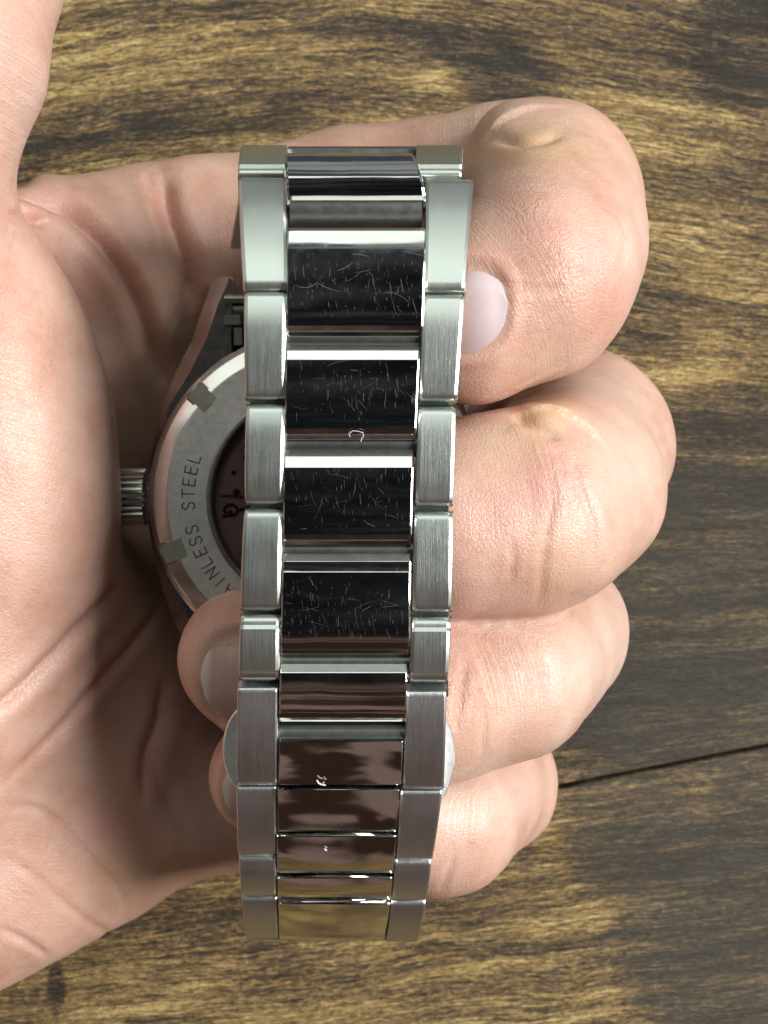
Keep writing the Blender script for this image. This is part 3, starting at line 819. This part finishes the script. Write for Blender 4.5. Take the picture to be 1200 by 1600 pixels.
# hinge barrels under the gaps of the centre links
for py, xa, xb, r, mt in ((324, 454, 659, 2.1, M_matte), (530, 447, 659, 1.1, M_darkgap), (695.5, 444, 649, 1.1, M_darkgap), (861, 441, 643, 1.1, M_darkgap), (1035, 438, 639, 1.1, M_darkgap), (1147, 436, 634, 1.6, M_darkgap),
                          (1235, 434, 626, .9, M_darkgap), (1307, 433, 620, .9, M_darkgap), (1371, 433, 614, .9, M_darkgap)):
    z = zf(py) - (1.0 if py > 1200 else 0.15); a = at(xa, py, z - r - 0.75); b = at(xb, py, z - r - 0.75); m_ = MB()
    e_ = 0.5 if py > 330 else 0.0; a[2] -= 0.9 if py < 330 else 0; b[2] = a[2]; m_.tube((a[0] - e_, a[1], a[2]), (b[0] + e_, b[1], b[2]), r, 24); m_.build("hinge_barrel", mt, watch)

# connecting plates below the outer seams so no light leaks through
for py in (448, 626, 792, 960, 1074):
    z = zf(py) - 2.9; m_ = MB(); a = at(392, py, z); b = at(700, py, z)
    m_.tube((a[0], a[1], z), (b[0], b[1], z), 0.9, 12); m_.build("hinge_pin", M_darkgap, watch)

# scratches and lint on the polished faces
def scratch_set(o, A, Bq, L, cham, n, seed, name="scratches"):
    r = random.Random(seed); m_ = MB()
    ty, tz = (Bq[2] - A[2]) / L, (Bq[3] - A[3]) / L; ny, nz = tz, -ty
    if nz < 0: ny, nz = -ny, -nz
    s_lo, s_hi = cham + 0.9, L - 1.75
    W = A[1] - A[0]
    def put(s, x):
        t = s / L; xl = A[0] + (Bq[0] - A[0]) * t; bow = 0.10 * (2 * (s - s_lo) / (s_hi - s_lo) - 1) ** 2
        h = 0.012 - 0.10 * min(1.0, (2 * (s - cham - 0.85) / (L - 1.9 - cham - 0.85) - 1) ** 2) + 0.01
        return (xl + x, A[2] + ty * s + ny * h, A[3] + tz * s + nz * h)
    cl = [(r.uniform(0.1, 0.9), r.uniform(0.15, 0.9)) for _ in range(5)]
    for _ in range(n):
        if r.random() < 0.35:
            cx, cy = r.choice(cl); s = s_lo + (s_hi - s_lo) * min(1, max(0, r.gauss(cy, 0.16))); x = W * min(.96, max(.03, r.gauss(cx, 0.14)))
        else: s = r.uniform(s_lo, s_hi); x = r.uniform(0.4, W - 0.4)
        if r.random() < 0.88: ang = r.gauss(1.5, 0.10); ln = min(2.2, r.expovariate(2.6) + 0.08)
        else: ang = r.uniform(-0.5, 1.3); ln = r.uniform(0.5, 3.0)
        if r.random() < 0.03: ln *= 2.2
        wd = r.choice((0.003, 0.003, 0.005, 0.006, 0.010)); cv = r.gauss(0, 0.22); P = []
        for k in range(5):
            P.append((s, x)); s += math.sin(ang) * ln / 4; x += math.cos(ang) * ln / 4; ang += cv * ln / 4
        if any(not (s_lo <= a <= s_hi and 0.3 < b < W - 0.3) for a, b in P): continue
        vs = []
        for k, (a, b) in enumerate(P):
            q = wd * (0.35 if k in (0, 4) else 1.0); a2, b2 = P[min(k + 1, 4)]; a1, b1 = P[max(k - 1, 0)]
            dx, dy = b2 - b1, a2 - a1; l_ = math.hypot(dx, dy) + 1e-9
            vs.append(put(a + dx / l_ * q, b - dy / l_ * q)); vs.append(put(a - dx / l_ * q, b + dy / l_ * q))
        m_.add(vs, [(2 * k, 2 * k + 1, 2 * k + 3, 2 * k + 2) for k in range(4)])
    s = m_.build(name, M_scr, o, 80); s['kind'] = 'stuff'
for i, (o, A, Bq, L, ch) in enumerate(centres[:4]):
    scratch_set(o, A, Bq, L, ch, (200, 120, 110, 170)[i], 40 + i)
def lint(pts, py_c, px_c, wd=0.05):
    m_ = MB(); P = [at(px_c + a, py_c + b, zf(py_c + b) + 0.16) for a, b in pts]
    for p, q in zip(P[:-1], P[1:]): m_.tube(p, q, wd, 6)
    return m_.build("lint", M_lint, watch)
lint([(-9, 2), (-11, -3), (-5, -8), (4, -7), (11, -5), (12, 1), (9, 4), (8, 9)], 681, 556, 0.03)
lint([(-8, -4), (-5, 1), (0, 3), (3, -1), (0, 3), (6, 4)], 1223, 503, 0.08)
lint([(0, 0), (3, 3)], 1326, 507, 0.08)

# butterfly clasp pushers: lens shaped plates either side
def pusher(pts_px, z, inward):
    """outline arc (px) closed by its chord under the bracelet"""
    P = [at(a, b, z) for a, b in spline(pts_px, 22)]
    xin = (max if inward > 0 else min)(p[0] for p in P) + inward * 1.6
    prof = P + [np.array([xin, P[-1][1], z]), np.array([xin, P[0][1], z])]
    n = len(prof); c = sum(prof) / n; vs = []; fs = []
    for dz, ins in ((-1.5, 0.3), (-1.2, 0.0), (-0.2, 0.0), (0.0, 0.22)):
        for p in prof:
            d = (c - p); d[2] = 0; d /= np.linalg.norm(d) + 1e-9; q = p + d * ins; vs.append((q[0], q[1], z + dz))
    for k in range(3):
        for i in range(n):
            j = (i + 1) % n; fs.append((k * n + i, k * n + j, (k + 1) * n + j, (k + 1) * n + i))
    fs += [tuple(range(n))[::-1], tuple(range(3 * n, 4 * n))]
    return mesh_obj("clasp_pusher", vs, fs, M_push, watch, 30)
pusher([(392, 1096), (366, 1113), (352, 1140), (347, 1172), (352, 1202), (366, 1230), (392, 1250)], 63.4, 1)
pusher([(680, 1112), (700, 1130), (709, 1155), (711, 1185), (706, 1215), (694, 1245), (674, 1268)], 63.2, -1)

# case
cx, cy, _ = at(493, 778, 44.0); cx = float(cx); cy = float(cy)
quad = [(0.0, 18.7)] + [(-x, math.sqrt(18.7 ** 2 - x * x)) for x in (2, 4, 6, 8, 9.6)] + [(-9.75, 17.6), (-9.75, 25.2), (-10.2, 25.7), (-12.3, 25.5), (-13.3, 22.4), (-14.6, 18.4), (-16.2, 14.3), (-17.6, 10.4), (-18.7, 6.0), (-19.2, 3.0)]
left = quad + [(-19.35, 0.0)] + [(x, -y) for x, y in quad[::-1]]
outline = left + [(-x, y) for x, y in left[::-1][1:-1]]
P = np.array(outline); nP = len(P)
e0 = P - np.roll(P, 1, 0); e1 = np.roll(P, -1, 0) - P
e0 /= np.linalg.norm(e0, axis=1)[:, None]; e1 /= np.linalg.norm(e1, axis=1)[:, None]
inn = np.stack([-(e0[:, 1] + e1[:, 1]), e0[:, 0] + e1[:, 0]], 1); inn /= np.linalg.norm(inn, axis=1)[:, None]
vs = []; fs = []
levels = [(31.5, 2.2), (33.5, 0.9), (35.5, 0.1), (39.8, 0.0), (39.95, 0.12), (41.0, 2.7)]
for zz, ins in levels:
    for (x, y), q in zip(P, inn):
        lug = max(0.0, abs(y) - 14.0) / 11.0
        if zz > 38 and ins > 1:
            if abs(x) < 10.5: ox, oy = 0.0, -math.copysign(0.3, y) if abs(y) > 20 else 0.0
            else: ox, oy = -math.copysign(1.9 if abs(y) > 12 else 0.9, x), (-math.copysign(0.7, y) if abs(y) > 24 else 0.0)
            vs.append((cx + x + ox, cy + y + oy, zz - 2.0 * lug ** 1.6 - 0.35 * max(0.0, abs(x) - 9.7) * min(1.0, lug * 3)))
        else: vs.append((cx + x + q[0] * ins, cy + y + q[1] * ins, zz - 2.0 * lug ** 1.6 - (0.45 * max(0.0, abs(x) - 9.7) * min(1.0, lug * 3) if zz > 38 else 0)))
for k in range(len(levels) - 1):
    for i in range(nP):
        j = (i + 1) % nP; fs.append((k * nP + i, k * nP + j, (k + 1) * nP + j, (k + 1) * nP + i))
fs += [tuple(range(nP))[::-1], tuple(range((len(levels) - 1) * nP, len(levels) * nP))]
mesh_obj("case", vs, fs, plain("satin case steel", (0.60, 0.55, 0.53), 1.0, 0.24), watch, 25)
# raised lug ribs (polished shoulder beside each lug)
m_ = MB(); m_.lathe((cx, cy), [(18.95, 38), (18.95, 41.6), (18.75, 42.2), (18.2, 42.6), (17.9, 42.4)], 128); m_.build("case_rim", M_case, watch)
m_ = MB(); m_.lathe((cx, cy), [(15, 31.4), (17.2, 31.4), (17.4, 30.2), (16.4, 29.6), (15.6, 29.8)], 96); m_.build("bezel", M_case, watch)
m_ = MB(); m_.lathe((cx, cy), [(15.6, 29.9), (15.5, 29.4), (0.01, 29.2)], 64, True); m_.build("front_crystal", plain("dark crystal", (0.01, 0.01, 0.012), 0, .05), watch)
# case back
m_ = MB(); m_.lathe((cx, cy), [(18.3, 41.5), (18.3, 43.15), (18.05, 43.42), (16.55, 43.95), (16.4, 44.0), (12.15, 44.0), (12.0, 43.9), (11.9, 43.2)], 160)
back = m_.build("case_back", M_back, watch, 14)
# the bevel reads as a polished band of its own
m_ = MB(); m_.lathe((cx, cy), [(18.14, 43.40), (18.02, 43.48), (16.62, 43.98), (16.5, 44.01)], 160); m_.build("bevel", M_case, back, 14)
for k in range(6):
    a = math.radians(138.5 + 62 * k); r = 16.75; m_ = MB()
    m_.box((cx + r * math.cos(a), cy + r * math.sin(a), 43.62), (1.45, 1.3, 0.46), a)
    nt_ = m_.build("notch", M_notch, back); 
    bm = bmesh.new(); bm.from_mesh(nt_.data); bmesh.ops.bevel(bm, geom=bm.edges[:], offset=0.22 * MM, segments=2, affect='EDGES'); bm.to_mesh(nt_.data); bm.free()
# lettering: stroke letters on the ring
GL = {'S': [[(.9, .82), (.7, 1), (.3, 1), (.08, .8), (.2, .58), (.78, .44), (.92, .2), (.7, 0), (.3, 0), (.08, .16)]],
      'T': [[(0, 1), (1, 1)], [(.5, 1), (.5, 0)]], 'A': [[(0, 0), (.5, 1), (1, 0)], [(.2, .38), (.8, .38)]], 'I': [[(.5, 0), (.5, 1)]],
      'N': [[(.05, 0), (.05, 1), (.95, 0), (.95, 1)]], 'L': [[(.1, 1), (.1, 0), (.9, 0)]], 'E': [[(.9, 1), (.1, 1), (.1, 0), (.9, 0)], [(.1, .52), (.78, .52)]]}
text = "STAINLESS STEEL"
m_ = MB(); step = 5.4; end = 162.0    # last letter's bearing; text runs clockwise
for i, chh in enumerate(text):
    ang = math.radians(end + step * (len(text) - 1 - i)); 
    if chh == ' ': continue
    rad0 = 13.45; er = np.array([math.cos(ang), math.sin(ang)]); et = np.array([math.sin(ang), -math.cos(ang)])  # clockwise
    for strk in GL[chh]:
        Q = []
        for u, v in strk:
            p = er * (rad0 + v * 1.35) + et * ((u - 0.5) * 0.92); Q.append(p)
        for a, b in zip(Q[:-1], Q[1:]):
            d = (b - a) / np.linalg.norm(b - a); nn_ = np.array([-d[1], d[0]]) * 0.065; a2 = a - d * 0.05; b2 = b + d * 0.05
            m_.add([(cx + q[0], cy + q[1], 44.012 + 0.0004 * i) for q in (a2 - nn_, b2 - nn_, b2 + nn_, a2 + nn_)], [(0, 1, 2, 3)])
m_.build("lettering", M_engr, back, None)
# display window and movement below it
m_ = MB(); m_.lathe((cx, cy), [(12.1, 43.5), (12.1, 44.06), (11.9, 44.14), (11.6, 44.1), (11.4, 43.3), (11.3, 42.0)], 128); m_.build("window_rim", M_matte, back)
m_ = MB(); m_.lathe((cx, cy), [(11.5, 43.55), (11.4, 43.75), (0.01, 43.75)], 96, True); m_.lathe((cx, cy), [(11.5, 43.55), (11.4, 43.15), (0.01, 43.15)], 96, True); m_.build("window_glass", M_glass, back)
m_ = MB(); m_.lathe((cx, cy), [(11.35, 42.2), (11.3, 42.2), (0.01, 42.2)], 96, True); m_.build("movement_plate", M_move, back)
m_ = MB()
for a0, a1, r0, r1 in ((150, 178, 8.0, 10.6), (182, 215, 7.2, 10.6), (120, 147, 6.4, 10.4)):
    n = 14; vs = []; 
    for k in range(n + 1):
        t = math.radians(a0 + (a1 - a0) * k / n)
        for r in (r0, r1):
            for zz in (42.2, 42.7): vs.append((cx + r * math.cos(t), cy + r * math.sin(t), zz))
    fs = []
    for k in range(n):
        b0 = k * 4; b1 = b0 + 4; fs += [(b0 + 1, b0 + 3, b1 + 3, b1 + 1), (b0, b0 + 1, b1 + 1, b1), (b0 + 2, b1 + 2, b1 + 3, b0 + 3)]
    m_.add(vs, fs)
m_.build("bridge", plain("bridge steel", (0.62, 0.47, 0.44), 0.3, 0.4), back)
for a, r, rr, mt in ((176, 8.9, .42, M_jewel), (163, 9.6, .3, M_jewel), (150, 8.8, .5, M_move_d), (143, 9.6, .4, M_move_d), (170, 7.2, .35, M_move_d)):
    t = math.radians(a); p = (cx + r * math.cos(t), cy + r * math.sin(t)); m_ = MB()
    m_.tube((*p, 42.65), (*p, 42.8), rr, 20); m_.build("jewel" if mt is M_jewel else "screw", mt, back)
# balance regulator: ring with an arm
t = math.radians(188); p = np.array([cx + 9.6 * math.cos(t), cy + 9.6 * math.sin(t)]); m_ = MB()
for k in range(20):
    a0, a1 = 2 * math.pi * k / 20, 2 * math.pi * (k + 1) / 20
    m_.tube((p[0] + .75 * math.cos(a0), p[1] + .6 * math.sin(a0), 42.85), (p[0] + .75 * math.cos(a1), p[1] + .6 * math.sin(a1), 42.85), .16, 8)
m_.tube((p[0] + .7, p[1], 42.85), (p[0] + 4.2, p[1] + .7, 42.85), .16, 8); m_.tube((p[0] - .9, p[1] - .8, 42.85), (p[0] + .1, p[1] - .1, 42.85), .2, 8)
m_.build("regulator", M_move_d, back)

# crown with ribs
ccx, ccy, ccz = cx - 19.3, cy + 0.15, 37.2
m_ = MB(); m_.tube((ccx + 1.2, ccy, ccz), (ccx - 0.6, ccy, ccz), 1.9, 24); m_.build("crown_stem", M_matte, watch)
m_ = MB(); nr = 26; vs = []; fs = []; n = nr * 6
for xx, rr in ((-0.35, 2.7), (-0.6, 3.15), (-3.9, 3.15), (-4.3, 2.7)):
    for i in range(n):
        t = 2 * math.pi * i / n; ph = (i % 6)
        r = rr + (0.16 if ph in (1, 2, 3) else -0.20 if ph == 5 else 0.0) * (1 if rr > 3 else 0.4)
        vs.append((ccx + xx, ccy + r * math.cos(t), ccz + r * math.sin(t)))
for k in range(3):
    for i in range(n):
        j = (i + 1) % n; fs.append((k * n + i, k * n + j, (k + 1) * n + j, (k + 1) * n + i))
fs += [tuple(range(n)), tuple(range(3 * n, 4 * n))[::-1]]
mesh_obj("crown", vs, fs, plain("crown steel", (0.56, 0.57, 0.54), 1.0, 0.3), watch, 35)
# crown shoulder
m_ = MB(); m_.box((cx - 19.1, cy + 0.2, 38.4), (0.5, 2.9, 1.4)); m_.build("crown_guard", M_case, watch)

# end link, spring bar and the tongue seen beside the upper lug
for sgn in (1, -1):
    m_ = MB(); y0 = cy + sgn * 21.4
    m_.tube((cx - 9.7, y0, 37.0), (cx + 9.7, y0, 37.0), 2.2, 24); m_.build("end_link", M_darkgap, watch)
    m_ = MB(); m_.tube((cx - 10.6, y0 + sgn * 1.3, 39.3), (cx + 10.6, y0 + sgn * 1.3, 39.3), 0.55, 16); m_.build("spring_bar", M_matte, watch)
m_ = MB(); m_.box((cx - 9.6, cy + 20.2, 40.2), (0.9, 0.55, 0.5)); m_.box((cx - 9.0, cy + 18.4, 39.6), (0.45, 1.0, 0.6)); m_.build("release_tab", M_matte, watch)
